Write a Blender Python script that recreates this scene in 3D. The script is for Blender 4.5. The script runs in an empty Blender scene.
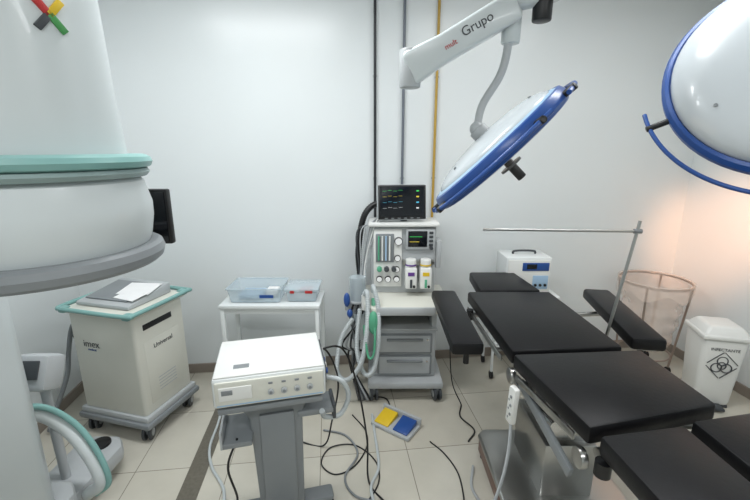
import bpy,bmesh,math,random
from mathutils import Vector,Matrix,Euler
random.seed(3)
sc=bpy.context.scene
sc.view_settings.view_transform='Standard'

def C(r,g,b):
    f=lambda c:(c/255/12.92) if c/255<=.04045 else ((c/255+.055)/1.055)**2.4
    return (f(r),f(g),f(b),1)
def mat(name,col,rough=.45,metal=0,noise=.04,scale=12,emit=0,alpha=1,bump=0,coat=0,trans=0,spec=.5):
    m=bpy.data.materials.new(name);m.use_nodes=True
    nt=m.node_tree;b=nt.nodes['Principled BSDF']
    tc=nt.nodes.new('ShaderNodeTexCoord');nz=nt.nodes.new('ShaderNodeTexNoise')
    nz.inputs['Scale'].default_value=scale;nz.inputs['Detail'].default_value=3
    nt.links.new(tc.outputs['Object'],nz.inputs['Vector'])
    mx=nt.nodes.new('ShaderNodeMix');mx.data_type='RGBA'
    c2=tuple(max(0,x*(1-noise*2)) for x in col[:3])+(1,)
    mx.inputs[6].default_value=col;mx.inputs[7].default_value=c2
    nt.links.new(nz.outputs['Fac'],mx.inputs[0]);nt.links.new(mx.outputs[2],b.inputs['Base Color'])
    b.inputs['Roughness'].default_value=rough;b.inputs['Metallic'].default_value=metal
    b.inputs['Alpha'].default_value=alpha
    b.inputs['Specular IOR Level'].default_value=spec
    b.inputs['Coat Weight'].default_value=coat
    b.inputs['Transmission Weight'].default_value=trans
    if emit:
        b.inputs['Emission Color'].default_value=col;b.inputs['Emission Strength'].default_value=emit
    if bump:
        bp=nt.nodes.new('ShaderNodeBump');bp.inputs['Strength'].default_value=bump;bp.inputs['Distance'].default_value=.01
        nt.links.new(nz.outputs['Fac'],bp.inputs['Height']);nt.links.new(bp.outputs['Normal'],b.inputs['Normal'])
    return m
M_wall=mat('wall_paint',C(226,231,232),.28,noise=.015,scale=1.5)
M_ceil=mat('ceiling_paint',C(225,226,226),.8,noise=.01)
M_base=mat('baseboard_stone',C(150,140,130),.4,noise=.1,scale=20)
M_white=mat('white_plastic',C(228,229,226),.35,noise=.015)
M_enam=mat('white_enamel',C(226,230,230),.25,noise=.01,coat=.2)
M_carm=mat('c_arm_enamel',C(204,211,212),.3,noise=.01,coat=.15)
M_dome=mat('lamp_dome_enamel',C(196,203,207),.25,noise=.01,coat=.3)
M_offw=mat('ivory_plastic',C(216,216,206),.4,noise=.02)
M_lg=mat('light_grey_plastic',C(180,184,186),.4)
M_mg=mat('mid_grey_plastic',C(132,137,140),.4)
M_dg=mat('dark_grey_plastic',C(64,68,72),.45)
M_blk=mat('black_plastic',C(20,21,23),.4)
M_rub=mat('black_rubber',C(28,28,30),.7)
M_vinyl=mat('black_vinyl',C(17,17,20),.42,noise=.1,scale=60,bump=.05,spec=.3)
M_steel=mat('stainless_steel',C(180,180,178),.28,metal=1,noise=.03)
M_chrome=mat('chrome',C(200,200,200),.15,metal=1,noise=.01)
M_wire=mat('painted_wire',C(165,150,140),.3,metal=.6,noise=.01)
M_teal=mat('teal_plastic',C(130,175,171),.35)
M_tealg=mat('greyed_teal_plastic',C(145,165,164),.4)
M_blue=mat('blue_plastic',C(40,80,150),.3)
M_lblue=mat('light_blue_plastic',C(165,195,222),.3)
M_yel=mat('yellow_plastic',C(225,190,40),.4)
M_yelp=mat('ochre_pipe_paint',C(185,150,60),.4)
M_green=mat('green_rubber',C(90,170,135),.45)
M_leaf=mat('logo_green',C(70,150,80),.4)
M_red=mat('red_plastic',C(190,45,45),.4)
M_purp=mat('purple_plastic',C(100,60,140),.4)
M_screen=mat('dark_screen_glass',C(14,18,24),.12)
M_tr_g=mat('screen_trace_green',C(60,200,90),.5,emit=.3)
M_tr_y=mat('screen_trace_yellow',C(210,190,60),.5,emit=.3)
M_tr_c=mat('screen_trace_cyan',C(80,180,210),.5,emit=.3)
M_clear=mat('clear_blue_plastic',C(220,235,242),.12,alpha=.4)
M_bag=mat('clear_bag_film',C(248,228,214),.15,alpha=.34,bump=.6,scale=9)
M_gpipe=mat('grey_pipe_paint',C(105,112,122),.4)
M_bpipe=mat('black_pipe_paint',C(35,37,42),.4)
M_hose=mat('translucent_white_hose',C(192,199,201),.35)
M_brown=mat('brown_painted_metal',C(120,85,75),.35,metal=.4)
M_paper=mat('paper',C(240,240,240),.8)
M_strip=mat('floor_joint_strip',C(118,113,101),.4,noise=.25,scale=60)
M_panel=mat('light_diffuser',C(255,255,255),.5,emit=2.2)
M_lens=mat('lamp_lens',C(255,245,230),.2,emit=1.2)

def floor_mat():
    m=bpy.data.materials.new('floor_tiles');m.use_nodes=True
    nt=m.node_tree;b=nt.nodes['Principled BSDF']
    tc=nt.nodes.new('ShaderNodeTexCoord');mp=nt.nodes.new('ShaderNodeMapping')
    mp.inputs['Location'].default_value=(.13,.22,0)
    br=nt.nodes.new('ShaderNodeTexBrick');br.offset=0;br.squash=1
    br.inputs['Scale'].default_value=1
    br.inputs['Brick Width'].default_value=.5;br.inputs['Row Height'].default_value=.5
    br.inputs['Mortar Size'].default_value=.0025;br.inputs['Mortar Smooth'].default_value=.2
    br.inputs['Color1'].default_value=C(210,206,193);br.inputs['Color2'].default_value=C(204,199,185)
    br.inputs['Mortar'].default_value=C(148,142,130)
    nz=nt.nodes.new('ShaderNodeTexNoise');nz.inputs['Scale'].default_value=5;nz.inputs['Detail'].default_value=8
    mx=nt.nodes.new('ShaderNodeMix');mx.data_type='RGBA';mx.blend_type='MULTIPLY';mx.inputs[0].default_value=.24
    nt.links.new(tc.outputs['Object'],mp.inputs[0]);nt.links.new(mp.outputs[0],br.inputs['Vector'])
    nt.links.new(tc.outputs['Object'],nz.inputs['Vector'])
    nt.links.new(br.outputs['Color'],mx.inputs[6]);nt.links.new(nz.outputs['Fac'],mx.inputs[7])
    nt.links.new(mx.outputs[2],b.inputs['Base Color'])
    b.inputs['Roughness'].default_value=.18
    bp=nt.nodes.new('ShaderNodeBump');bp.inputs['Strength'].default_value=.3;bp.inputs['Distance'].default_value=.003;bp.invert=True
    nt.links.new(br.outputs['Fac'],bp.inputs['Height']);nt.links.new(bp.outputs['Normal'],b.inputs['Normal'])
    return m
M_floor=floor_mat()

def finish(name,bm,m,M=Matrix(),parent=None,smooth=True,ang=40):
    bmesh.ops.recalc_face_normals(bm,faces=bm.faces)
    me=bpy.data.meshes.new(name);bm.to_mesh(me);bm.free()
    me.materials.append(m)
    if smooth:
        me.shade_smooth();me.set_sharp_from_angle(angle=math.radians(ang))
    ob=bpy.data.objects.new(name,me);sc.collection.objects.link(ob)
    if parent:ob.parent=parent
    ob.matrix_basis=M
    return ob
def bm_box(size,bev,seg=2):
    bm=bmesh.new();bmesh.ops.create_cube(bm,size=1)
    bmesh.ops.scale(bm,vec=size,verts=bm.verts)
    if bev>0:bmesh.ops.bevel(bm,geom=bm.edges[:],offset=min(bev,min(size)*.49),segments=seg,profile=.5,affect='EDGES')
    return bm
def spline(pts,res):
    P=[Vector(p) for p in pts]
    if len(P)<3 or res<2:return P
    out=[]
    for i in range(len(P)-1):
        p0=P[i-1] if i>0 else P[0]*2-P[1];p1=P[i];p2=P[i+1];p3=P[i+2] if i+2<len(P) else P[-1]*2-P[-2]
        for k in range(res):
            t=k/res
            out.append(.5*((2*p1)+(p2-p0)*t+(2*p0-5*p1+4*p2-p3)*t*t+(3*p1-p0-3*p2+p3)*t**3))
    out.append(P[-1]);return out
class Obj:
    def __init__(s,name,loc=(0,0,0),rz=0,world=False,R=None):
        e=bpy.data.objects.new(name,None);e.empty_display_size=.1;sc.collection.objects.link(e)
        s.e=e;s.o=Vector(loc) if world else Vector((0,0,0))
        e.matrix_basis=Matrix.Translation(loc)@(R if R is not None else Matrix.Rotation(math.radians(rz),4,'Z'))
    def p(s,c):return Vector(c)-s.o
    def box(s,name,c,size,m,bev=.004,rot=(0,0,0),seg=2):
        return finish(name,bm_box(size,bev,seg),m,Matrix.Translation(s.p(c))@Euler([math.radians(a) for a in rot]).to_matrix().to_4x4(),s.e)
    def bx(s,name,x0,x1,y0,y1,z0,z1,m,bev=.004,seg=2):
        return s.box(name,((x0+x1)/2,(y0+y1)/2,(z0+z1)/2),(x1-x0,y1-y0,z1-z0),m,bev,seg=seg)
    def cyl(s,name,p0,p1,r,m,r2=None,seg=28,bev=0):
        a=s.p(p0);b=s.p(p1);d=b-a
        bm=bmesh.new();bmesh.ops.create_cone(bm,cap_ends=True,segments=seg,radius1=r,radius2=r if r2 is None else r2,depth=d.length)
        if bev:
            es=[e for e in bm.edges if len(e.link_faces)==2 and any(len(f.verts)>4 for f in e.link_faces)]
            bmesh.ops.bevel(bm,geom=es,offset=bev,segments=2,affect='EDGES',profile=.5)
        q=Vector((0,0,1)).rotation_difference(d.normalized())
        return finish(name,bm,m,Matrix.Translation((a+b)/2)@q.to_matrix().to_4x4(),s.e)
    def sph(s,name,c,sz,m):
        bm=bmesh.new();bmesh.ops.create_uvsphere(bm,u_segments=28,v_segments=16,radius=1)
        bmesh.ops.scale(bm,vec=sz,verts=bm.verts)
        return finish(name,bm,m,Matrix.Translation(s.p(c)),s.e,ang=180)
    def lathe(s,name,prof,m,c=(0,0,0),d=(0,0,1),seg=64,ang=30):
        bm=bmesh.new();rings=[]
        for r,z in prof:
            if r<1e-5:rings.append([bm.verts.new((0,0,z))])
            else:rings.append([bm.verts.new((r*math.cos(2*math.pi*i/seg),r*math.sin(2*math.pi*i/seg),z)) for i in range(seg)])
        for A,B in zip(rings,rings[1:]):
            for i in range(seg):
                j=(i+1)%seg
                if len(A)==1 and len(B)>1:bm.faces.new((A[0],B[i],B[j]))
                elif len(B)==1 and len(A)>1:bm.faces.new((A[i],A[j],B[0]))
                elif len(A)>1:bm.faces.new((A[i],A[j],B[j],B[i]))
        q=Vector((0,0,1)).rotation_difference(Vector(d).normalized())
        return finish(name,bm,m,Matrix.Translation(s.p(c))@q.to_matrix().to_4x4(),s.e,ang=ang)
    def sweep(s,name,pts,r,m,res=10,seg=10,corr=0,closed=False):
        P=spline([s.p(p) for p in pts],res)
        if corr:
            L=sum((b-a).length for a,b in zip(P,P[1:]));n=int(L/(r*.35))
            acc=[0]
            for a,b in zip(P,P[1:]):acc.append(acc[-1]+(b-a).length)
            Q=[];k=0
            for i in range(n+1):
                t=L*i/n
                while k<len(acc)-2 and acc[k+1]<t:k+=1
                f=(t-acc[k])/max(1e-9,acc[k+1]-acc[k]);Q.append(P[k].lerp(P[k+1],min(1,f)))
            P=Q
        bm=bmesh.new();N=len(P);rings=[]
        t0=(P[1]-P[0]).normalized()
        u=t0.orthogonal().normalized()
        for i in range(N):
            t=(P[min(i+1,N-1)]-P[max(i-1,0)])
            if closed and (i==0 or i==N-1):t=P[1]-P[-2]
            t=t.normalized()
            u=(u-t*u.dot(t)).normalized();v=t.cross(u)
            rr=r*(1+(corr if i%2 else -corr)) if corr else r
            rings.append([bm.verts.new(P[i]+(u*math.cos(2*math.pi*k/seg)+v*math.sin(2*math.pi*k/seg))*rr) for k in range(seg)])
        for A,B in zip(rings,rings[1:]):
            for k in range(seg):bm.faces.new((A[k],A[(k+1)%seg],B[(k+1)%seg],B[k]))
        bm.faces.new(rings[0]);bm.faces.new(rings[-1])
        return finish(name,bm,m,Matrix(),s.e,ang=60)
    def ring(s,name,c,n,R,r,m,a0=0,a1=360,nseg=64):
        q=Vector((0,0,1)).rotation_difference(Vector(n).normalized())
        pts=[]
        for i in range(nseg+1):
            a=math.radians(a0+(a1-a0)*i/nseg);pts.append(Vector(c)+q@Vector((R*math.cos(a),R*math.sin(a),0)))
        return s.sweep(name,pts,r,m,res=1,closed=(a1-a0==360))
    def prism(s,name,poly,plane,lo,hi,m,bev=.004):
        bm=bmesh.new()
        def mk(a,b,h):
            return {'xz':(a,h,b),'yz':(h,a,b),'xy':(a,b,h)}[plane]
        A=[bm.verts.new(s.p(mk(a,b,lo))) for a,b in poly];B=[bm.verts.new(s.p(mk(a,b,hi))) for a,b in poly]
        n=len(poly);bm.faces.new(A);bm.faces.new(B[::-1])
        for i in range(n):bm.faces.new((A[i],B[i],B[(i+1)%n],A[(i+1)%n]))
        bmesh.ops.recalc_face_normals(bm,faces=bm.faces)
        if bev:bmesh.ops.bevel(bm,geom=bm.edges[:],offset=bev,segments=2,affect='EDGES',profile=.5)
        return finish(name,bm,m,Matrix(),s.e)
    def frustum(s,name,c,s0,s1,h,m,bev=.01):
        bm=bmesh.new();bmesh.ops.create_cube(bm,size=1)
        for v in bm.verts:
            k=s1 if v.co.z>0 else s0
            v.co=Vector((v.co.x*k[0],v.co.y*k[1],v.co.z*h))
        bmesh.ops.bevel(bm,geom=bm.edges[:],offset=bev,segments=3,affect='EDGES',profile=.5)
        return finish(name,bm,m,Matrix.Translation(s.p(c)),s.e)
    def text(s,name,t,c,rot,size,m):
        cu=bpy.data.curves.new(name,'FONT');cu.body=t;cu.size=size;cu.extrude=.0006;cu.align_x='CENTER';cu.align_y='CENTER'
        cu.materials.append(m)
        ob=bpy.data.objects.new(name,cu);sc.collection.objects.link(ob);ob.parent=s.e
        ob.matrix_basis=Matrix.Translation(s.p(c))@Euler([math.radians(a) for a in rot]).to_matrix().to_4x4()
        return ob
    def castor(s,n,x,y,r=.045,m=None,ang=20):
        m=m or M_rub
        dx=Vector((math.cos(math.radians(ang)),math.sin(math.radians(ang)),0))
        c=Vector((x,y,r))
        for k in (-1,1):
            s.cyl('castor_wheel_%s'%n,c+dx*k*.009,c+dx*k*.026,r,m,bev=.004)
            s.cyl('castor_hub_%s'%n,c+dx*k*.026,c+dx*k*.029,r*.5,M_lg)
        s.cyl('castor_axle_%s'%n,c-dx*.01,c+dx*.01,r*.3,M_mg)
        s.box('castor_fork_%s'%n,(x,y,r*1.75),(.036,.05,r*.7),M_mg,.008,rot=(0,0,ang))
        s.cyl('castor_stem_%s'%n,(x,y,r*2),(x,y,r*2+.03),.012,M_mg)

# ---------------- room
A=math.atan(.114);U=Vector((math.cos(A),math.sin(A),0));V=Vector((math.sin(A),-math.cos(A),0))
K=Vector((-2.15,2.75,0));W=4.73;D=5.6;H=2.9
RZ=Matrix.Rotation(A,4,'Z')
def RW(u,v,z=0):return K+U*u+V*v+Vector((0,0,z))
def rbox(name,u0,u1,v0,v1,z0,z1,m,bev=0):
    return finish(name,bm_box((u1-u0,v1-v0,z1-z0),bev),m,Matrix.Translation(RW((u0+u1)/2,(v0+v1)/2,(z0+z1)/2))@RZ,smooth=False)
rbox('floor',-.1,W+.1,-.1,D+.1,-.1,0,M_floor)
rbox('ceiling',-.1,W+.1,-.1,D+.1,H,H+.1,M_ceil)
rbox('wall_back',-.1,W+.1,-.1,0,0,H,M_wall)
rbox('wall_front',-.1,W+.1,D,D+.1,0,H,M_wall)
rbox('wall_left',-.1,0,0,D,0,H,M_wall)
rbox('wall_right',W,W+.1,0,D,0,H,M_wall)
rbox('baseboard_back',0,W,0,.014,0,.075,M_base,.003)
rbox('baseboard_left',0,.014,.014,D,0,.075,M_base,.003)
rbox('baseboard_right',W-.014,W,.014,D,0,.075,M_base,.003)
rbox('baseboard_front',.014,W-.014,D-.014,D,0,.075,M_base,.003)
rbox('trim_1',1.02,1.12,.02,D-.02,0,.003,M_strip)
for i,(u,v) in enumerate([(1.35,1.3),(3.3,1.3),(1.35,3.6),(3.3,3.6)]):
    o=Obj('ceiling_light_panel',RW(u,v,H-.025),math.degrees(A))
    o.box('frame',(0,0,0),(1.24,.34,.04),M_white,.004)
    o.box('diffuser',(0,0,-.022),(1.18,.28,.006),M_panel,0)
    l=bpy.data.lights.new('tube_light','AREA');l.shape='RECTANGLE';l.size=1.15;l.size_y=.26
    l.energy=[30,15,27,19][i];l.color=(.97,.99,1)
    lo=bpy.data.objects.new('tube_light',l);sc.collection.objects.link(lo);lo.parent=o.e;lo.location=(0,0,-.03)
for X,m in ((0,M_bpipe),(.2,M_gpipe),(.435,M_yelp)):
    Yp=2.995+.114*X-.022
    o=Obj('wall_pipe',(X,Yp,0))
    o.cyl('pipe',(0,0,.95),(0,0,H-.002),.0095,m)
    for z in (1.5,2.2):o.box('pipe_clip',(0,.008,z),(.03,.022,.012),M_lg,.003)
    o.box('outlet',(0,.005,.92),(.06,.03,.08),M_white)

# ---------------- anesthesia machine
o=Obj('anesthesia_machine',(.19,2.70,0))
for n,(x,y) in enumerate([(-.2,-.22),(.24,-.22),(-.2,.17),(.24,.17)]):o.castor(n,x,y,.052,M_dg,ang=10)
o.bx('base',-.24,.28,-.26,.2,.1,.15,M_lg,.015)
o.bx('drawer_cabinet',-.2,.23,-.17,.18,.15,.5,M_lg,.01)
for i,(a,b) in enumerate([(.17,.32),(.335,.48)]):
    o.bx('drawer_front_%d'%i,-.175,.205,-.188,-.168,a,b,M_mg,.012)
    o.bx('drawer_inset_%d'%i,-.16,.19,-.192,-.186,a+.012,b-.012,M_lg,.005)
    o.bx('drawer_handle_%d'%i,-.11,.14,-.21,-.19,b-.045,b-.028,M_mg,.006)
    o.cyl('drawer_lock_%d'%i,(.17,-.196,b-.04),(.17,-.19,b-.04),.008,M_chrome)
o.bx('column_left',-.22,-.185,-.15,.18,.5,.70,M_lg,.008)
o.bx('column_right',.2,.235,-.15,.18,.5,.70,M_lg,.008)
o.bx('recess_back',-.19,.2,.05,.17,.5,.70,M_mg)
o.bx('cabinet_top_plate',-.21,.24,-.18,.18,.5,.515,M_lg,.005)
o.prism('worktop',[(-.26,.16),(-.26,-.24),(-.2,-.31),(.22,-.31),(.3,-.24),(.3,.16)],'xy',.675,.72,M_offw,.008)
o.bx('worktop_lip',-.18,.2,-.32,-.3,.67,.725,M_lg,.008)
o.bx('upper_housing',-.22,.23,-.02,.19,.72,1.2,M_lg,.012)
o.bx('top_shelf',-.235,.245,-.06,.2,1.2,1.225,M_white,.008)
o.bx('left_fascia',-.2,-.005,-.036,-.018,.77,1.18,M_white,.006)
o.bx('flowmeter_window',-.185,-.06,-.044,-.034,.95,1.15,M_mg,.004)
for i,x in enumerate((-.165,-.14,-.115,-.09)):
    o.cyl('flow_tube_%d'%i,(x,-.05,.965),(x,-.05,1.135),.006,[M_green,M_white,M_lblue,M_white][i])
o.cyl('pressure_gauge',(-.03,-.06,1.1),(-.03,-.03,1.1),.028,M_dg,bev=.003)
o.cyl('gauge_face',(-.03,-.062,1.1),(-.03,-.06,1.1),.023,M_paper)
for i,x in enumerate((-.16,-.11,-.06)):
    o.cyl('flow_knob_%d'%i,(x,-.075,.905),(x,-.036,.905),.017,[M_green,M_dg,M_dg][i],bev=.003)
for i,(x,z) in enumerate(((-.16,.83),(-.1,.83),(-.04,.83),(-.04,.9),(-.035,.98))):
    o.cyl('gauge_bezel_%d'%i,(x,-.055,z),(x,-.036,z),.022,M_blk,bev=.003)
    o.cyl('gauge_dial_%d'%i,(x,-.057,z),(x,-.055,z),.018,M_paper)
o.bx('ventilator_bezel',.02,.22,-.045,-.018,1.04,1.185,M_lg,.008)
o.bx('ventilator_screen',.035,.165,-.05,-.043,1.06,1.17,M_screen,.003)
for i in range(4):o.bx('vent_button_%d'%i,.178,.205,-.05,-.044,1.065+i*.028,1.083+i*.028,M_dg,.003)
o.cyl('vent_knob',(.192,-.07,1.055),(.192,-.045,1.055),.012,M_dg)
o.bx('vent_trace_1',.045,.13,-.052,-.05,1.13,1.133,M_tr_g,0)
o.bx('vent_trace_2',.045,.11,-.052,-.05,1.095,1.098,M_tr_y,0)
o.bx('vaporizer_rail',.0,.22,-.04,-.018,.93,.97,M_steel,.004)
for i,x in enumerate((.055,.155)):
    mm=(M_purp,M_yel)[i]
    o.bx('vaporizer_body_%d'%i,x-.04,x+.04,-.12,-.035,.78,.93,M_white,.012)
    o.cyl('vaporizer_dial_%d'%i,(x,-.078,.93),(x,-.078,.985),.036,M_white,bev=.006)
    o.cyl('vaporizer_band_%d'%i,(x,-.078,.94),(x,-.078,.95),.038,mm)
    o.bx('vaporizer_label_%d'%i,x-.022,x+.022,-.124,-.119,.875,.9,mm,0)
    o.bx('vaporizer_sight_%d'%i,x-.008,x+.008,-.125,-.119,.79,.85,M_green if i else M_dg,.002)
    o.cyl('vaporizer_filler_%d'%i,(x+.02,-.13,.8),(x+.02,-.11,.8),.009,M_blk)
o.cyl('monitor_stem',(.01,.06,1.22),(.01,.06,1.27),.025,M_dg)
MM=Matrix.Translation((-.01,.03,1.355))@Euler((math.radians(-8),0,math.radians(6))).to_matrix().to_4x4()
def mon(n,c,sz,m,bev=0):
    return finish(n,bm_box(sz,bev),m,MM@Matrix.Translation(c),o.e)
mon('monitor_case',(0,0,0),(.335,.06,.24),M_lg,.015)
mon('monitor_bezel',(0,-.03,0),(.325,.012,.23),M_blk,.004)
mon('monitor_screen',(0,-.037,.005),(.3,.004,.2),M_screen)
for i,m in enumerate((M_tr_g,M_tr_y,M_tr_c,M_paper)):
    z=.075-.038*i
    for k in range(4):
        mon('monitor_trace_%d'%i,(-.12+.036*k,-.0395,z+(.005 if k%2 else 0)),(.026,.001,.0013),m)
    mon('monitor_number_%d'%i,(.105,-.0395,z),(.018,.001,.009),m)
for k in range(6):mon('monitor_key_%d'%k,(-.11+.044*k,-.037,-.107),(.02,.003,.006),M_mg)
o.bx('breathing_arm',-.4,-.2,-.12,-.06,.62,.68,M_lg,.012)
o.cyl('bellows_base',(-.31,-.09,.68),(-.31,-.09,.70),.065,M_lg,bev=.005)
o.lathe('bellows',[(0,.71)]+[(.042+.009*(i%2),.705+i*.009) for i in range(15)]+[(0,.835)],M_mg,c=(-.31,-.09,0))
o.cyl('bellows_dome',(-.31,-.09,.70),(-.31,-.09,.86),.06,M_clear,r2=.056)
o.cyl('absorber_canister',(-.3,-.1,.42),(-.3,-.1,.61),.06,M_clear)
o.cyl('soda_lime',(-.3,-.1,.425),(-.3,-.1,.58),.053,M_white)
o.cyl('valve_port_1',(-.2,-.18,.70),(-.2,-.18,.78),.022,M_white)
o.cyl('valve_port_2',(-.26,-.18,.66),(-.26,-.18,.76),.022,M_white)
o.sph('blue_valve',(-.38,-.16,.72),(.022,.022,.05),M_blue)
o.sph('blue_valve_2',(-.36,-.18,.63),(.02,.02,.03),M_blue)
o.sweep('breathing_hose_1',[(-.2,-.18,.78),(-.2,-.24,.84),(-.17,-.3,.72),(-.17,-.33,.5),(-.2,-.34,.3),(-.26,-.32,.26),(-.31,-.28,.42),(-.29,-.22,.68)],.015,M_hose,corr=.12)
o.sweep('breathing_hose_2',[(-.26,-.18,.77),(-.24,-.26,.8),(-.24,-.32,.6),(-.28,-.34,.35),(-.38,-.3,.2),(-.45,-.24,.24),(-.42,-.2,.45),(-.34,-.2,.6)],.015,M_hose,corr=.12)
o.sph('breathing_bag',(-.2,-.31,.62),(.034,.032,.08),M_green)
o.cyl('breathing_bag_neck',(-.2,-.29,.68),(-.2,-.22,.75),.014,M_green)
o.sweep('sample_line',[(-.2,-.28,.72),(-.19,-.35,.55),(-.2,-.36,.42),(-.23,-.36,.40),(-.25,-.34,.5),(-.26,-.3,.6)],.008,M_green)
o.sweep('black_scavenging_hose',[(-.1,.12,1.28),(-.18,.14,1.33),(-.27,.12,1.24),(-.31,.1,1.0),(-.30,.1,.8),(-.3,.12,.5),(-.34,.05,.15)],.022,M_blk,corr=.1)
for i in range(6):
    x=-.1-.03*i
    o.sweep('monitor_lead_%d'%i,[(-.14,.04,1.3-.02*i),(x-.06,-.02,1.22-.01*i),(-.24-.012*i,-.03,1.0-.02*i),(-.26-.01*i,-.06,.8)],.004,[M_lg,M_white,M_mg,M_lg,M_lg,M_dg][i])
for i in range(5):
    o.sweep('tangled_lead_%d'%i,[(-.26-.01*i,-.06,.8),(-.36+.02*i,-.14,.6),(-.3-.03*i,-.16,.38),(-.38+.03*i,-.1,.3),(-.35,-.12+.03*i,.12),(-.3+.02*i,-.25,.012)],.007,[M_blk,M_mg,M_dg,M_lg,M_blk][i])
o.bx('side_bracket',.23,.27,-.02,.1,.9,1.1,M_lg,.01)
o.sweep('side_cable',[(.26,-.02,.66),(.33,-.1,.55),(.34,-.1,.4),(.36,-.15,.1),(.40,-.3,.012)],.004,M_blk)

# ---------------- operating table
o=Obj('operating_table',(.87,1.75,0),world=True)
def pad(name,poly,z0=.780,z1=.85):
    return o.prism(name,poly,'xy',z0,z1,M_vinyl,.014)
pad('head_pad',[(.68,2.76),(1.0,2.76),(1.04,2.37),(.66,2.37)])
pad('back_pad',[(.575,2.35),(1.085,2.35),(1.11,1.63),(.6,1.59)])
pad('seat_pad',[(.595,1.565),(1.17,1.605),(1.185,1.21),(.68,1.09)])
pad('leg_pad_left',[(.70,1.07),(1.0,1.12),(1.03,.42),(.76,.40)],.770,.84)
pad('leg_pad_right',[(1.04,1.14),(1.3,1.19),(1.34,.5),(1.08,.46)],.770,.84)
for nm,x0,x1,y0,y1 in (('head_plate',.7,1.0,2.4,2.7),('back_plate',.62,1.07,1.63,2.33),('seat_plate',.66,1.14,1.2,1.58),('leg_plate_left',.78,.99,.5,1.06),('leg_plate_right',1.1,1.28,.55,1.12)):
    o.bx(nm,x0,x1,y0,y1,.755,.778,M_steel,.004)
for i,(a,b) in enumerate((((.565,2.28),(.585,1.68)),((.60,1.52),(.672,1.16)),((1.12,2.28),(1.15,1.68)),((1.2,1.56),(1.215,1.26)))):
    d=(Vector((b[0],b[1],0))-Vector((a[0],a[1],0)));ang=math.degrees(math.atan2(d.y,d.x))
    o.box('side_rail_%d'%i,((a[0]+b[0])/2,(a[1]+b[1])/2,.762),(d.length,.01,.028),M_steel,.002,rot=(0,0,ang))
    for t in (.15,.85):
        p=Vector((a[0],a[1],.762)).lerp(Vector((b[0],b[1],.762)),t);sx=.04 if i<2 else -.04
        o.cyl('rail_spacer_%d'%i,p,p+Vector((sx,0,0)),.009,M_steel)
o.bx('under_frame',.7,1.05,1.25,2.2,.70,.755,M_mg,.01)
o.bx('tilt_head',.74,1.02,1.45,1.95,.6,.70,M_dg,.02)
for x in (.68,1.08):o.cyl('hydraulic_strut',(x,1.3,.69),(x,1.75,.62),.018,M_chrome)
for x in (.66,):
    o.box('side_lever_arm',(x,1.36,.66),(.02,.40,.045),M_mg,.006,rot=(18,0,8))
    o.cyl('lever_pivot',(x-.02,1.52,.71),(x+.02,1.52,.71),.03,M_steel,bev=.004)
o.cyl('leg_hinge',(.72,1.1,.745),(1.2,1.2,.745),.018,M_steel)
o.cyl('leg_clamp',(.72,1.06,.70),(.72,1.06,.75),.025,M_blk)
o.cyl('hinge_disc_left',(.655,1.1,.73),(.68,1.1,.73),.035,M_steel,bev=.004)
o.cyl('hinge_disc_mid',(.59,1.58,.735),(.615,1.58,.735),.035,M_steel,bev=.004)
o.bx('column_outer',.76,1.0,1.52,1.88,.12,.42,M_steel,.012)
o.bx('column_middle',.785,.975,1.55,1.85,.40,.52,M_chrome,.01)
o.bx('column_inner',.81,.95,1.58,1.82,.5,.61,M_steel,.01)
o.prism('base_cover',[(.58,1.94),(.62,1.98),(1.12,1.98),(1.16,1.94),(1.16,1.25),(1.12,1.2),(.62,1.2),(.58,1.25)],'xy',.12,.15,M_steel,.012)
o.bx('base_skirt',.595,1.145,1.215,1.965,.02,.12,M_brown,.006)
for n,(x,y) in enumerate(((.63,1.25),(1.11,1.25),(.63,1.93),(1.11,1.93))):o.cyl('levelling_foot_%d'%n,(x,y,0),(x,y,.03),.03,M_rub)
def quad(name,a,b,w,z0,z1,m,bev):
    a=Vector((a[0],a[1],0));b=Vector((b[0],b[1],0));d=(b-a).normalized();n=Vector((-d.y,d.x,0))*w/2
    return o.prism(name,[tuple((a+n)[:2]),tuple((b+n)[:2]),tuple((b-n)[:2]),tuple((a-n)[:2])],'xy',z0,z1,m,bev)
quad('arm_board_pad_left',(.43,2.38),(.425,1.66),.15,.785,.85,M_vinyl,.018)
quad('arm_board_plate_left',(.43,2.32),(.425,1.7),.11,.77,.785,M_steel,.003)
quad('arm_board_pad_right',(1.40,2.40),(1.28,1.70),.155,.785,.85,M_vinyl,.018)
quad('arm_board_plate_right',(1.395,2.34),(1.285,1.74),.11,.77,.785,M_steel,.003)
o.cyl('arm_board_joint_left',(.43,2.2,.765),(.62,2.2,.755),.014,M_steel)
o.cyl('arm_board_clamp_left',(.56,2.2,.73),(.56,2.2,.79),.02,M_blk)
o.cyl('arm_board_joint_right',(1.35,2.2,.765),(1.1,2.2,.755),.014,M_steel)
o.cyl('arm_board_knob_left',(.44,1.75,.7),(.44,1.75,.775),.014,M_blk)
o.cyl('arm_board_knob_right',(1.29,1.77,.7),(1.29,1.77,.775),.014,M_blk)
o.cyl('screen_pole',(1.135,1.82,.72),(1.222,1.82,1.385),.0075,M_steel)
o.cyl('screen_crossbar',(.5,1.82,1.345),(1.225,1.82,1.335),.006,M_steel)
o.cyl('screen_pole_collar',(1.2,1.82,1.336),(1.235,1.82,1.336),.011,M_mg)
o.box('screen_pole_clamp',(1.14,1.82,.755),(.04,.05,.06),M_blk,.006)
o.box('hand_control',(.565,1.44,.685),(.028,.045,.17),M_white,.009,rot=(4,0,15))
for i in range(6):
    o.box('hand_control_key_%d'%i,(.552,1.429 if i%2 else 1.444,.63+.02*i),(.006,.009,.01),M_mg,.001,rot=(0,0,15))
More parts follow.
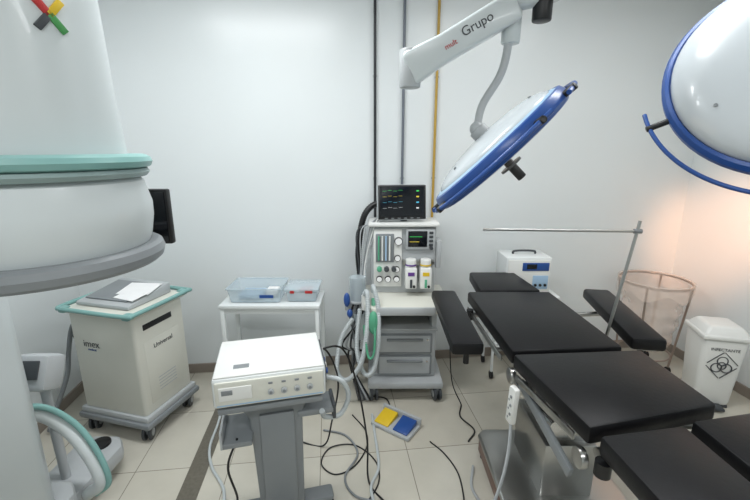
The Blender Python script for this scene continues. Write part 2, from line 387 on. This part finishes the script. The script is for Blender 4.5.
o.sweep('hand_control_cable',[(.565,1.44,.605),(.57,1.45,.45),(.56,1.48,.25),(.54,1.55,.05),(.5,1.7,.012),(.54,1.85,.012)],.006,M_lg,corr=.2)

# ---------------- surgical lights
def lamp(name,c,n,R,roll,kd=.8,off=.035,dm=M_dome,hk=.36,rails=(0,1,2)):
    n=Vector(n).normalized();c=Vector(c)
    o=Obj(name,c,R=(Vector((0,0,-1)).rotation_difference(n)).to_matrix().to_4x4()@Matrix.Rotation(math.radians(roll),4,'Z'))
    h=R*hk
    prof=[(0,h)]
    for i in range(1,11):
        a=i/10*math.pi/2;prof.append((R*kd*math.sin(a),.035+(h-.035)*math.cos(a)))
    o.lathe('dome',prof+[(R*kd,.02),(0,.02)],dm)
    if kd<.9:o.lathe('light_blue_band',[(R*(kd-.02),.034),(R*.88,.04),(R*.95,.03),(R*.95,.018),(R*(kd-.02),.018)],M_lblue)
    o.lathe('rim_shell',[(R*.945,.034),(R*.975,.03),(R*1.0,.012),(R*1.0,-.008),(R*.97,-.022),(R*.92,-.026),(R*.92,.02),(R*.945,.034)],M_blue)
    o.lathe('underside',[(0,-.022),(R*.92,-.022),(R*.93,0),(0,0)],M_lens)
    o.lathe('centre_cover',[(0,-.05),(.06,-.045),(.075,-.022),(0,-.022)],M_white)
    o.cyl('sterile_handle',(0,0,-.05),(0,0,-.14),.018,M_blk,bev=.004)
    o.cyl('handle_guard',(0,0,-.07),(0,0,-.078),.045,M_dg)
    for k in rails:
        a=120*k
        o.ring('guard_rail_%d'%k,(0,0,0),(0,0,1),R+off,.0085,M_blue,a+10,a+110,30)
        for b in (a+18,a+102):
            q=math.radians(b);dx=Vector((math.cos(q),math.sin(q),0))
            o.cyl('rail_post_%d'%k,dx*(R*.96),dx*(R+off+.012),.012,M_blk,bev=.003)
    for a in (30,150,270):
        q=math.radians(a);dx=Vector((math.cos(q),math.sin(q),0))
        rr=R*kd*.78;zz=.035+(h-.035)*math.sqrt(1-.78**2)
        o.cyl('dome_screw',dx*rr+Vector((0,0,zz-.004)),dx*(rr+.003)+Vector((0,0,zz+.004)),.006,M_mg)
    o.cyl('back_boss',(0,0,h-.02),(0,0,h+.03),.035,M_lg,bev=.006)
    return o,c-n*(h+.03)
o,ap=lamp('surgical_light',(.478,1.6,1.695),(.695,-.14,-.71),.305,60,kd=.86,hk=.30,off=.03)
inv=o.e.matrix_basis.inverted()
def L(p):return inv@Vector(p)
J=Vector((.50,1.62,2.2))
o.sweep('yoke_tube',[L(ap),L(ap+Vector((.02,.01,.09))),L((.478,1.61,2.0)),L(J)],.015,M_lg)
o.sph('yoke_knuckle',L(ap),(.027,.027,.027),M_lg)
o.cyl('arm_knuckle',L((.50,1.62,2.08)),L((.50,1.62,2.25)),.034,M_carm,bev=.008)
o.cyl('knuckle_cap',L((.60,1.6,2.15)),L((.60,1.6,2.24)),.034,M_blk,bev=.006)
o.cyl('knuckle_bridge',L((.5,1.61,2.22)),L((.62,1.6,2.24)),.035,M_carm,bev=.006)
o.cyl('ceiling_column',L((.62,1.6,2.22)),L((.62,1.6,2.86)),.04,M_enam)
o.cyl('ceiling_canopy',L((.62,1.6,2.84)),L((.62,1.6,2.899)),.13,M_enam,r2=.15,bev=.006)
def arm(o,name,a,b,w0,w1,t,m,inv):
    a=Vector(a);b=Vector(b);d=(b-a).normalized();up=Vector((0,1,0)).cross(d).normalized()
    if up.z<0:up=-up
    bm=bmesh.new();vs=[]
    prof=[(0,-.5),(0,.35),(.03,.5),(.35,.42),(1,.5),(1,-.5),(.3,-.42)]
    Ln=(b-a).length
    for s_ in (-1,1):
        row=[]
        for u,v in prof:
            w=w0+(w1-w0)*u;row.append(bm.verts.new(a+d*Ln*u+up*v*w+Vector((0,s_*t/2,0))))
        vs.append(row)
    n=len(prof);bm.faces.new(vs[0]);bm.faces.new(vs[1][::-1])
    for i in range(n):bm.faces.new((vs[0][i],vs[1][i],vs[1][(i+1)%n],vs[0][(i+1)%n]))
    bmesh.ops.recalc_face_normals(bm,faces=bm.faces)
    bmesh.ops.bevel(bm,geom=bm.edges[:],offset=.012,segments=3,affect='EDGES',profile=.5)
    finish(name,bm,m,inv.copy(),o.e)
arm(o,'spring_arm',(.12,1.6,1.985),(.50,1.6,2.2),.12,.10,.085,M_carm,inv)
o.cyl('arm_end_joint',L((.13,1.6,1.925)),L((.13,1.6,2.06)),.04,M_lg,bev=.008)
tx=o.text('arm_label','Grupo',(0,0,0),(0,0,0),.045,M_dg)
tx.matrix_basis=inv@(Matrix.Translation((.36,1.556,2.13))@Euler((math.radians(90),math.radians(-29),0)).to_matrix().to_4x4())
tx=o.text('arm_label_2','mult',(0,0,0),(0,0,0),.026,M_red)
tx.matrix_basis=inv@(Matrix.Translation((.27,1.556,2.065))@Euler((math.radians(90),math.radians(-29),0)).to_matrix().to_4x4())

n2=Vector((.535,.72,-.455))
o,ap=lamp('surgical_light',(1.53,1.53,1.98),n2,.42,32,kd=.93,off=.065,rails=(1,2))
inv=o.e.matrix_basis.inverted()
o.sph('yoke_knuckle',L(ap),(.04,.04,.04),M_lg)
o.sweep('yoke_tube',[L(ap),L(ap+Vector((.02,.0,.1))),L(ap+Vector((.1,.08,.3))),L(ap+Vector((.15,.15,.42)))],.022,M_enam)
e=ap+Vector((.15,.15,.42))
o.cyl('ceiling_column',L((e.x,e.y,e.z-.06)),L((e.x,e.y,2.86)),.04,M_enam)
o.cyl('ceiling_canopy',L((e.x,e.y,2.84)),L((e.x,e.y,2.899)),.13,M_enam,r2=.15,bev=.006)
sp=bpy.data.lights.new('surgical_beam','SPOT');sp.energy=160;sp.spot_size=math.radians(34);sp.spot_blend=1;sp.color=(1,.5,.28);sp.shadow_soft_size=.12
so=bpy.data.objects.new('surgical_beam',sp);sc.collection.objects.link(so);so.parent=o.e;so.location=(0,0,-.17)

# ---------------- C-arm
o=Obj('c_arm_xray_machine',(-.932,1.11,0),world=True)
cc=(-.932,1.11,0)
o.lathe('intensifier_housing',[(0,2.62),(.17,2.62),(.2,2.58),(.205,2.3),(.209,2.1),(.217,1.85),(.227,1.685),(0,1.685)],M_carm,c=cc)
o.lathe('upper_bumper_ring',[(0,1.69),(.268,1.69),(.284,1.683),(.29,1.67),(.284,1.656),(.268,1.65),(0,1.65)],M_teal,c=cc)
o.lathe('lower_bumper_trim',[(.22,1.65),(.274,1.65),(.28,1.64),(.27,1.628),(.22,1.628)],M_tealg,c=cc)
o.lathe('detector_body',[(0,1.63),(.245,1.63),(.26,1.615),(.276,1.55),(.275,1.51),(.264,1.45),(.25,1.42),(0,1.42)],M_carm,c=cc)
o.lathe('grey_collar',[(0,1.435),(.278,1.435),(.29,1.428),(.296,1.41),(.29,1.39),(.278,1.38),(0,1.38)],M_mg,c=cc)
o.lathe('detector_face',[(0,1.39),(.235,1.39),(.23,1.37),(0,1.37)],M_dg,c=cc)
th=math.radians(-27)
c0=Vector(cc)+Vector((math.cos(th)*.2125,math.sin(th)*.2125,2.0))
F=Matrix.Translation(c0-o.o)@Matrix.Rotation(th+math.pi/2,4,'Z')
for i,(dx,dz,r,m) in enumerate(((-.014,.016,-40,M_red),(.014,.016,40,M_yel),(-.014,-.016,40,M_dg),(.014,-.016,-40,M_leaf))):
    finish('logo_stroke_%d'%i,bm_box((.016,.010,.045),.001),m,F@Matrix.Translation((dx,0,dz))@Matrix.Rotation(math.radians(r),4,'Y'),o.e)
o.sweep('c_arc',[(-1.0,1.16,2.5),(-1.15,1.16,2.68),(-1.42,1.15,2.6),(-1.55,1.15,2.3),(-1.60,1.18,1.9),(-1.56,1.2,1.5),(-1.55,1.2,1.35)],.085,M_carm,seg=16)
o.prism('column_cabinet',[(-1.74,.78),(-1.40,.78),(-1.34,.86),(-1.34,1.36),(-1.40,1.44),(-1.74,1.44)],'xy',.2,1.36,M_carm,.03)
o.prism('column_foot',[(-1.76,.72),(-1.36,.72),(-1.32,.8),(-1.32,1.45),(-1.38,1.52),(-1.76,1.52)],'xy',.1,.24,M_lg,.02)
o.prism('front_leg',[(-1.62,1.48),(-1.38,1.48),(-1.36,1.84),(-1.42,1.92),(-1.58,1.92),(-1.62,1.84)],'xy',.07,.16,M_lg,.025)
o.cyl('leg_bumper',(-1.48,1.84,.155),(-1.48,1.84,.175),.05,M_blk,bev=.005)
for n,(x,y) in enumerate(((-1.5,1.82),(-1.42,.8),(-1.68,.8),(-1.68,1.4))):
    o.cyl('castor_wheel_%d'%n,(x-.02,y,.05),(x+.02,y,.05),.05,M_rub,bev=.006)
    o.cyl('castor_hub_%d'%n,(x+.02,y,.05),(x+.024,y,.05),.025,M_lg)
    o.cyl('castor_stem_%d'%n,(x,y,.05),(x,y,.12),.012,M_mg)
o.sweep('lower_arc_tube',[(-1.52,1.36,.66),(-1.47,1.5,.60),(-1.40,1.56,.48),(-1.32,1.56,.34),(-1.28,1.55,.2),(-1.36,1.56,.12)],.028,M_carm,seg=14)
o.sweep('lower_arc_trim',[(-1.5,1.36,.69),(-1.44,1.5,.635),(-1.365,1.565,.51),(-1.285,1.565,.365),(-1.245,1.555,.2),(-1.32,1.56,.12)],.013,M_teal,seg=12)
o.box('control_box',(-1.50,1.6,.74),(.16,.12,.16),M_lg,.025,rot=(-25,0,0))
o.box('control_box_screen',(-1.50,1.545,.78),(.1,.01,.08),M_dg,.003,rot=(-25,0,0))
o.cyl('control_box_post',(-1.50,1.62,.14),(-1.50,1.61,.70),.02,M_lg)
o.box('monitor',(-.875,1.45,1.465),(.26,.03,.2),M_blk,.006)
o.box('monitor_screen',(-.875,1.433,1.465),(.24,.004,.18),M_screen,0)
o.sweep('monitor_arm',[(-.9,1.465,1.45),(-1.1,1.5,1.42),(-1.35,1.45,1.4),(-1.45,1.38,1.3)],.016,M_lg)

# ---------------- imaging workstation cart
o=Obj('mobile_workstation_cart',(-1.52,2.30,0),-15)
for n,(x,y) in enumerate(((-.2,-.17),(.2,-.17),(-.2,.17),(.2,.17))):o.castor(n,x,y,.045,M_dg,ang=25)
o.bx('base_skirt',-.265,.265,-.225,.225,.095,.135,M_mg,.015)
o.bx('base_bumper',-.25,.25,-.21,.21,.13,.17,M_lg,.012)
o.frustum('cabinet_body',(0,0,.475),(.46,.39),(.46,.39),.63,M_offw,.02)
o.bx('cabinet_top',-.245,.245,-.215,.215,.785,.82,M_offw,.015)
loop=[(-.22,-.235,.822),(.22,-.235,.822),(.26,-.19,.822),(.26,.19,.822),(.22,.235,.822),(-.22,.235,.822),(-.26,.19,.822),(-.26,-.19,.822),(-.22,-.235,.822)]
o.sweep('teal_handle_rail',loop,.013,M_teal,res=4,closed=True)
for i,(x,y) in enumerate(((-.225,-.21),(.225,-.21),(.225,.21),(-.225,.21))):
    o.box('rail_bracket_%d'%i,(x,y,.812),(.05,.05,.035),M_teal,.01)
o.prism('console_wedge',[(-.16,.82),(.17,.82),(.17,.89),(-.16,.845)],'yz',-.2,.18,M_lg,.01)
o.box('console_keypad',(-.02,-.0,.872),(.3,.24,.008),M_mg,.003,rot=(7.7,0,0))
o.box('paper_sheet',(.08,.03,.882),(.2,.15,.003),M_paper,0,rot=(7.7,0,10))
o.box('paper_sheet_2',(.1,-.06,.871),(.16,.1,.003),M_paper,0,rot=(7.7,0,-8))
o.text('cabinet_label','imex',(-.09,-.196,.60),(90,0,0),.06,M_dg)
o.text('cabinet_sublabel','medical',(-.09,-.196,.565),(90,0,0),.02,M_blue)
o.box('side_slot',(.228,-.02,.71),(.01,.22,.035),M_blk,.002)
o.box('side_panel',(.226,0,.42),(.012,.28,.4),M_offw,.006)
o.text('side_label','Universal',(.2335,0,.57),(90,0,90),.04,M_dg)
for i in range(5):o.box('side_vent_%d'%i,(.231,.0,.28+.02*i),(.004,.14,.005),M_lg,0)
o.sweep('side_cable_hose',[(-.22,-.1,.7),(-.31,-.12,.66),(-.33,-.16,.5),(-.33,-.2,.35),(-.4,-.28,.1),(-.42,-.3,.025)],.013,M_mg)
o.sweep('side_cable_thin',[(-.22,0,.72),(-.34,.0,.72),(-.37,-.08,.6),(-.3,-.1,.5),(-.26,-.1,.45)],.007,M_blk)

# ---------------- side table
o=Obj('side_table',(-.69,2.56,0))
o.bx('table_top',-.33,.33,-.13,.17,.695,.72,M_enam,.004)
for n,(x,y) in enumerate(((-.31,-.11),(.31,-.11),(-.31,.15),(.31,.15))):
    o.bx('leg_%d'%n,x-.0125,x+.0125,y-.0125,y+.0125,0,.695,M_enam,.002)
o.bx('apron_front',-.3,.3,-.118,-.105,.66,.695,M_enam,.002)
o.bx('apron_back',-.3,.3,.14,.153,.66,.695,M_enam,.002)
o.bx('lower_shelf',-.3,.3,-.105,.14,.2,.215,M_enam,.002)

def tub(name,loc,w,d,h,m,rz=0):
    o=Obj(name,loc,rz);bm=bmesh.new();bmesh.ops.create_cube(bm,size=1)
    for v in bm.verts:
        k=.9 if v.co.z<0 else 1;v.co=Vector((v.co.x*w*k,v.co.y*d*k,v.co.z*h))
    bm.faces.ensure_lookup_table()
    top=[f for f in bm.faces if f.normal.z>.9];bmesh.ops.delete(bm,geom=top,context='FACES_ONLY')
    es=[e for e in bm.edges if len(e.link_faces)==2]
    bmesh.ops.bevel(bm,geom=es,offset=.012,segments=2,affect='EDGES',profile=.5)
    bmesh.ops.solidify(bm,geom=bm.faces[:],thickness=.003)
    finish('tub',bm,m,Matrix.Translation((0,0,h/2+.001)),o.e)
    o.sweep('tub_rim',[(-w/2,-d/2,h),(w/2,-d/2,h),(w/2,d/2,h),(-w/2,d/2,h),(-w/2,-d/2,h)],.006,m,res=1)
    return o
o=tub('plastic_storage_box',(-.79,2.58,.722),.36,.24,.1,M_clear)
o.box('contents',(-.04,0,.03),(.16,.14,.035),M_lblue,.01);o.box('contents_label',(.08,-.118,.05),(.09,.004,.02),M_blue,0)
o.box('contents_2',(.09,.02,.04),(.08,.1,.04),M_paper,.01)
o=tub('plastic_storage_box',(-.485,2.58,.722),.21,.2,.08,M_clear)
o.box('lid',(0,0,.09),(.225,.215,.012),M_clear,.004);o.box('contents',(0,0,.03),(.14,.12,.04),M_paper,.008)
o.box('contents_red',(.02,.0,.06),(.09,.09,.015),M_red,.004)
o.box('red_clip',(.05,-.10,.075),(.05,.012,.02),M_red,.004);o.box('red_clip_2',(-.06,-.10,.075),(.03,.012,.02),M_red,.004)

# ---------------- console on pedestal stand
o=Obj('medical_console_stand',(-.445,1.54,0),14)
o.bx('console_body',-.215,.215,-.165,.155,.74,.865,M_enam,.012)
o.bx('console_top_seam',-.208,.208,-.158,.148,.863,.870,M_white,.003)
o.bx('console_front',-.205,.205,-.175,-.163,.75,.855,M_offw,.006)
o.bx('front_display',-.19,-.07,-.18,-.174,.78,.835,M_white,.002)
o.bx('front_display_window',-.18,-.14,-.182,-.179,.805,.825,M_mg,.001)
o.bx('front_stripe',-.2,.2,-.177,-.174,.757,.761,M_lblue,0)
for i in range(4):
    o.cyl('front_port_%d'%i,(.0+.05*i,-.184,.795),(.0+.05*i,-.174,.795),.012,M_lg,bev=.002)
    o.cyl('front_port_hole_%d'%i,(.0+.05*i,-.186,.795),(.0+.05*i,-.184,.795),.006,M_mg)
    o.bx('front_key_%d'%i,-.008+.05*i,.008+.05*i,-.178,-.174,.828,.836,M_mg,.001)
o.bx('side_panel_dark',.212,.222,-.12,.12,.765,.845,M_dg,.002)
for i in range(5):o.cyl('side_port_%d'%i,(.222,-.1+.045*i,.81),(.23,-.1+.045*i,.81),.012,[M_blue,M_white,M_blue,M_lg,M_white][i],bev=.002)
o.box('top_label',(-.11,-.09,.8705),(.06,.03,.001),M_mg,0)
for n,(x,y) in enumerate(((-.18,-.12),(.18,-.12),(-.18,.11),(.18,.11))):o.cyl('rubber_foot_%d'%n,(x,y,.725),(x,y,.742),.014,M_rub)
o.bx('tray',-.205,.2,-.15,.14,.70,.726,M_mg,.006)
o.prism('pedestal',[(-.08,.09),(.11,.09),(.12,.60),(.16,.70),(-.16,.70),(-.10,.60)],'xz',-.06,.08,M_mg,.01)
o.bx('pedestal_front_panel',-.06,.085,-.072,-.055,.15,.62,M_mg,.006)
o.bx('side_shelf_left',-.21,-.09,-.12,.08,.52,.545,M_mg,.006)
o.bx('side_shelf_lip',-.215,-.205,-.12,.08,.52,.60,M_lg,.003)
o.bx('bracket_right',.10,.26,-.07,.06,.58,.61,M_mg,.008)
o.bx('bracket_right_lip',.25,.265,-.07,.06,.55,.62,M_dg,.004)
o.sweep('handpiece_hose',[(.23,0,.72),(.30,-.02,.70),(.33,-.02,.62),(.29,-.03,.54),(.22,-.06,.56),(.2,-.1,.62)],.011,M_hose,corr=.1)
o.bx('base_crossbar',-.25,.25,-.03,.05,.07,.1,M_mg,.012)
o.bx('base_longbar',-.05,.07,-.24,.24,.07,.1,M_mg,.012)
for n,(x,y) in enumerate(((-.22,.01),(.22,.01),(.01,-.2),(.01,.2))):o.castor(n,x,y,.03,M_rub)
o.sweep('power_lead',[(.15,.14,.76),(.26,.25,.72),(.33,.3,.5),(.3,.38,.2),(.25,.42,.012),(.1,.5,.012)],.005,M_blk)
o.sweep('power_lead_2',[(.2,.14,.78),(.34,.2,.74),(.42,.22,.5),(.46,.18,.2),(.45,.1,.012),(.5,-.05,.012)],.005,M_blk)
o.sweep('lead_left',[(-.15,-.1,.55),(-.2,-.08,.4),(-.18,-.05,.2),(-.26,.08,.012),(-.3,-.1,.012)],.005,M_blk)

# ---------------- foot pedal
o=Obj('foot_pedal_switch',(.13,2.19,0),-35)
o.bx('pedal_base',-.14,.14,-.08,.08,0,.025,M_lg,.01)
o.prism('pedal_yellow',[(-.065,.025),(.06,.025),(.06,.06),(-.065,.034)],'yz',-.12,-.018,M_yel,.004)
o.prism('pedal_blue',[(-.065,.025),(.06,.025),(.06,.06),(-.065,.034)],'yz',.018,.12,M_blue,.004)
o.bx('pedal_bar',-.14,.14,.066,.086,.02,.07,M_lg,.005)
o.sweep('pedal_cable',[(-.1,.08,.02),(-.15,.16,.01),(-.22,.2,.01),(-.34,.14,.01)],.005,M_blk)

# ---------------- small generator on trolley
o=Obj('instrument_trolley',(1.10,2.87,0))
o.bx('trolley_top',-.24,.24,-.15,.15,.65,.67,M_enam,.004)
o.bx('trolley_shelf',-.22,.22,-.13,.13,.25,.265,M_enam,.004)
for n,(x,y) in enumerate(((-.21,-.12),(.21,-.12),(-.21,.12),(.21,.12))):
    o.cyl('leg_%d'%n,(x,y,.055),(x,y,.65),.011,M_enam);o.cyl('castor_%d'%n,(x-.01,y,.03),(x+.01,y,.03),.03,M_rub);o.cyl('castor_pin_%d'%n,(x,y,.03),(x,y,.06),.008,M_mg)
o=Obj('electrosurgical_generator',(1.10,2.86,.67))
o.bx('case',-.165,.165,-.12,.12,.012,.29,M_enam,.012)
o.bx('front_panel',-.15,.15,-.128,-.118,.03,.275,M_white,.006)
o.bx('blue_panel_top',-.05,.14,-.132,-.126,.195,.255,M_blue,.004)
o.bx('blue_panel_bottom',.03,.14,-.132,-.126,.06,.16,M_lblue,.004)
o.bx('display',-.02,.05,-.135,-.131,.21,.245,M_screen,.001)
for i in range(3):o.cyl('knob_%d'%i,(-.12+.045*i,-.145,.09),(-.12+.045*i,-.127,.09),.015,[M_dg,M_blue,M_dg][i],bev=.002)
for i in range(3):o.cyl('socket_%d'%i,(.05+.035*i,-.138,.09),(.05+.035*i,-.131,.09),.01,M_blk)
o.sweep('carry_handle',[(-.08,0,.28),(-.07,0,.31),(.07,0,.31),(.08,0,.28)],.008,M_dg)
for n,(x,y) in enumerate(((-.13,-.09),(.13,-.09),(-.13,.09),(.13,.09))):o.cyl('foot_%d'%n,(x,y,0.0005),(x,y,.014),.014,M_rub)

# ---------------- waste bag stand
o=Obj('waste_bag_stand',(2.17,2.95,0))
o.ring('top_ring',(0,0,.72),(0,0,1),.24,.008,M_wire)
o.ring('bottom_ring',(0,0,.13),(0,0,1),.18,.007,M_wire)
for k in range(4):
    q=math.radians(45+90*k);d=Vector((math.cos(q),math.sin(q),0))
    o.cyl('upright_%d'%k,d*.18+Vector((0,0,.05)),d*.24+Vector((0,0,.72)),.008,M_wire)
    o.cyl('castor_%d'%k,d*.18+Vector((-.01,0,.025)),d*.18+Vector((.01,0,.025)),.025,M_rub)
pr=[(.252,.64),(.252,.735),(.235,.735),(.225,.64)]
pr+=[(.215-.05*t+.01*math.sin(t*25),.64-.45*t) for t in [i/14 for i in range(1,14)]]+[(.13,.18),(0,.16)]
ob=o.lathe('plastic_bag',pr,M_bag,seg=48,ang=70)
for v in ob.data.vertices:
    a=math.atan2(v.co.y,v.co.x);k=1+.03*math.sin(a*9+v.co.z*14)+.015*math.sin(a*17-v.co.z*20)
    if v.co.z<.63:v.co.x*=k-.02;v.co.y*=k-.02
    elif abs(v.co.z-.64)<.001 and (v.co.x**2+v.co.y**2)**.5>.24:v.co.z+=.03*math.sin(a*6)

# ---------------- pedal bin
o=Obj('pedal_bin',(2.315,2.49,0),-14)
o.frustum('bin_body',(0,0,.255),(.21,.2),(.26,.25),.49,M_white,.03)
o.frustum('lid_rim',(0,0,.515),(.28,.27),(.28,.27),.035,M_white,.012)
o.frustum('lid',(0,0,.555),(.27,.26),(.19,.18),.06,M_white,.02)
o.bx('pedal',-.05,.05,-.17,-.08,.012,.03,M_dg,.006)
o.bx('bin_foot',-.1,.1,-.095,.095,0,.02,M_dg,.004)
for k in range(3):
    a=math.radians(90+120*k)
    o.ring('biohazard_ring_%d'%k,(.033*math.cos(a),-.1195,.32+.033*math.sin(a)),(0,-1,.05),.03,.0035,M_dg,nseg=24)
o.ring('biohazard_ring_c',(0,-.1195,.32),(0,-1,.05),.024,.0035,M_dg,nseg=24)
for k in range(2):o.box('warning_border_%d'%k,((-.045 if k else .045),-.122,.375),(.12,.003,.005),M_dg,0,rot=(3,(-45 if k else 45),0))
for k in range(2):o.box('warning_border_b_%d'%k,((-.045 if k else .045),-.1165,.27),(.12,.003,.005),M_dg,0,rot=(3,(45 if k else -45),0))
o.text('bin_text','INFECTANTE',(0,-.1245,.435),(92,0,0),.028,M_dg)

def cable(pts,r,m):
    o=Obj('floor_cable',(pts[0][0],pts[0][1],0),world=True)
    o.sweep('cable',[(x,y,r+.001) for x,y in pts],r,m)
cable([(.59,2.4),(.56,2.28),(.62,2.15),(.56,2.05)],.005,M_blk)
cable([(-1.04,2.4),(-1.0,2.2),(-.97,2.0),(-.9,1.85),(-.78,1.7),(-.73,1.55),(-.7,1.4)],.008,M_hose)
cable([(-.15,2.3),(-.06,2.15),(-.05,2.0),(-.12,1.85),(-.22,1.8),(-.3,1.88),(-.26,2.0),(-.12,2.02),(0,1.9),(.02,1.75),(-.05,1.6)],.004,M_blk)
cable([(-.32,2.15),(-.18,2.1),(-.1,1.95),(-.16,1.78),(-.1,1.66),(.05,1.6),(.1,1.45)],.006,M_mg)
cable([(-.02,2.3),(0,2.1),(.02,1.85),(-.02,1.7),(.03,1.5)],.008,M_hose)
cable([(.33,2.05),(.4,1.95),(.45,1.8),(.44,1.6),(.4,1.45)],.004,M_blk)

w=bpy.data.worlds.new('world');sc.world=w;w.use_nodes=True
w.node_tree.nodes['Background'].inputs[0].default_value=(.8,.85,.9,1);w.node_tree.nodes['Background'].inputs[1].default_value=.3
cam=bpy.data.cameras.new('camera');co=bpy.data.objects.new('camera',cam);sc.collection.objects.link(co)
cam.sensor_width=36;cam.lens=19.2;cam.clip_start=.02
co.location=(0,0,1.7);co.rotation_euler=(math.radians(76),0,0)
sc.camera=co
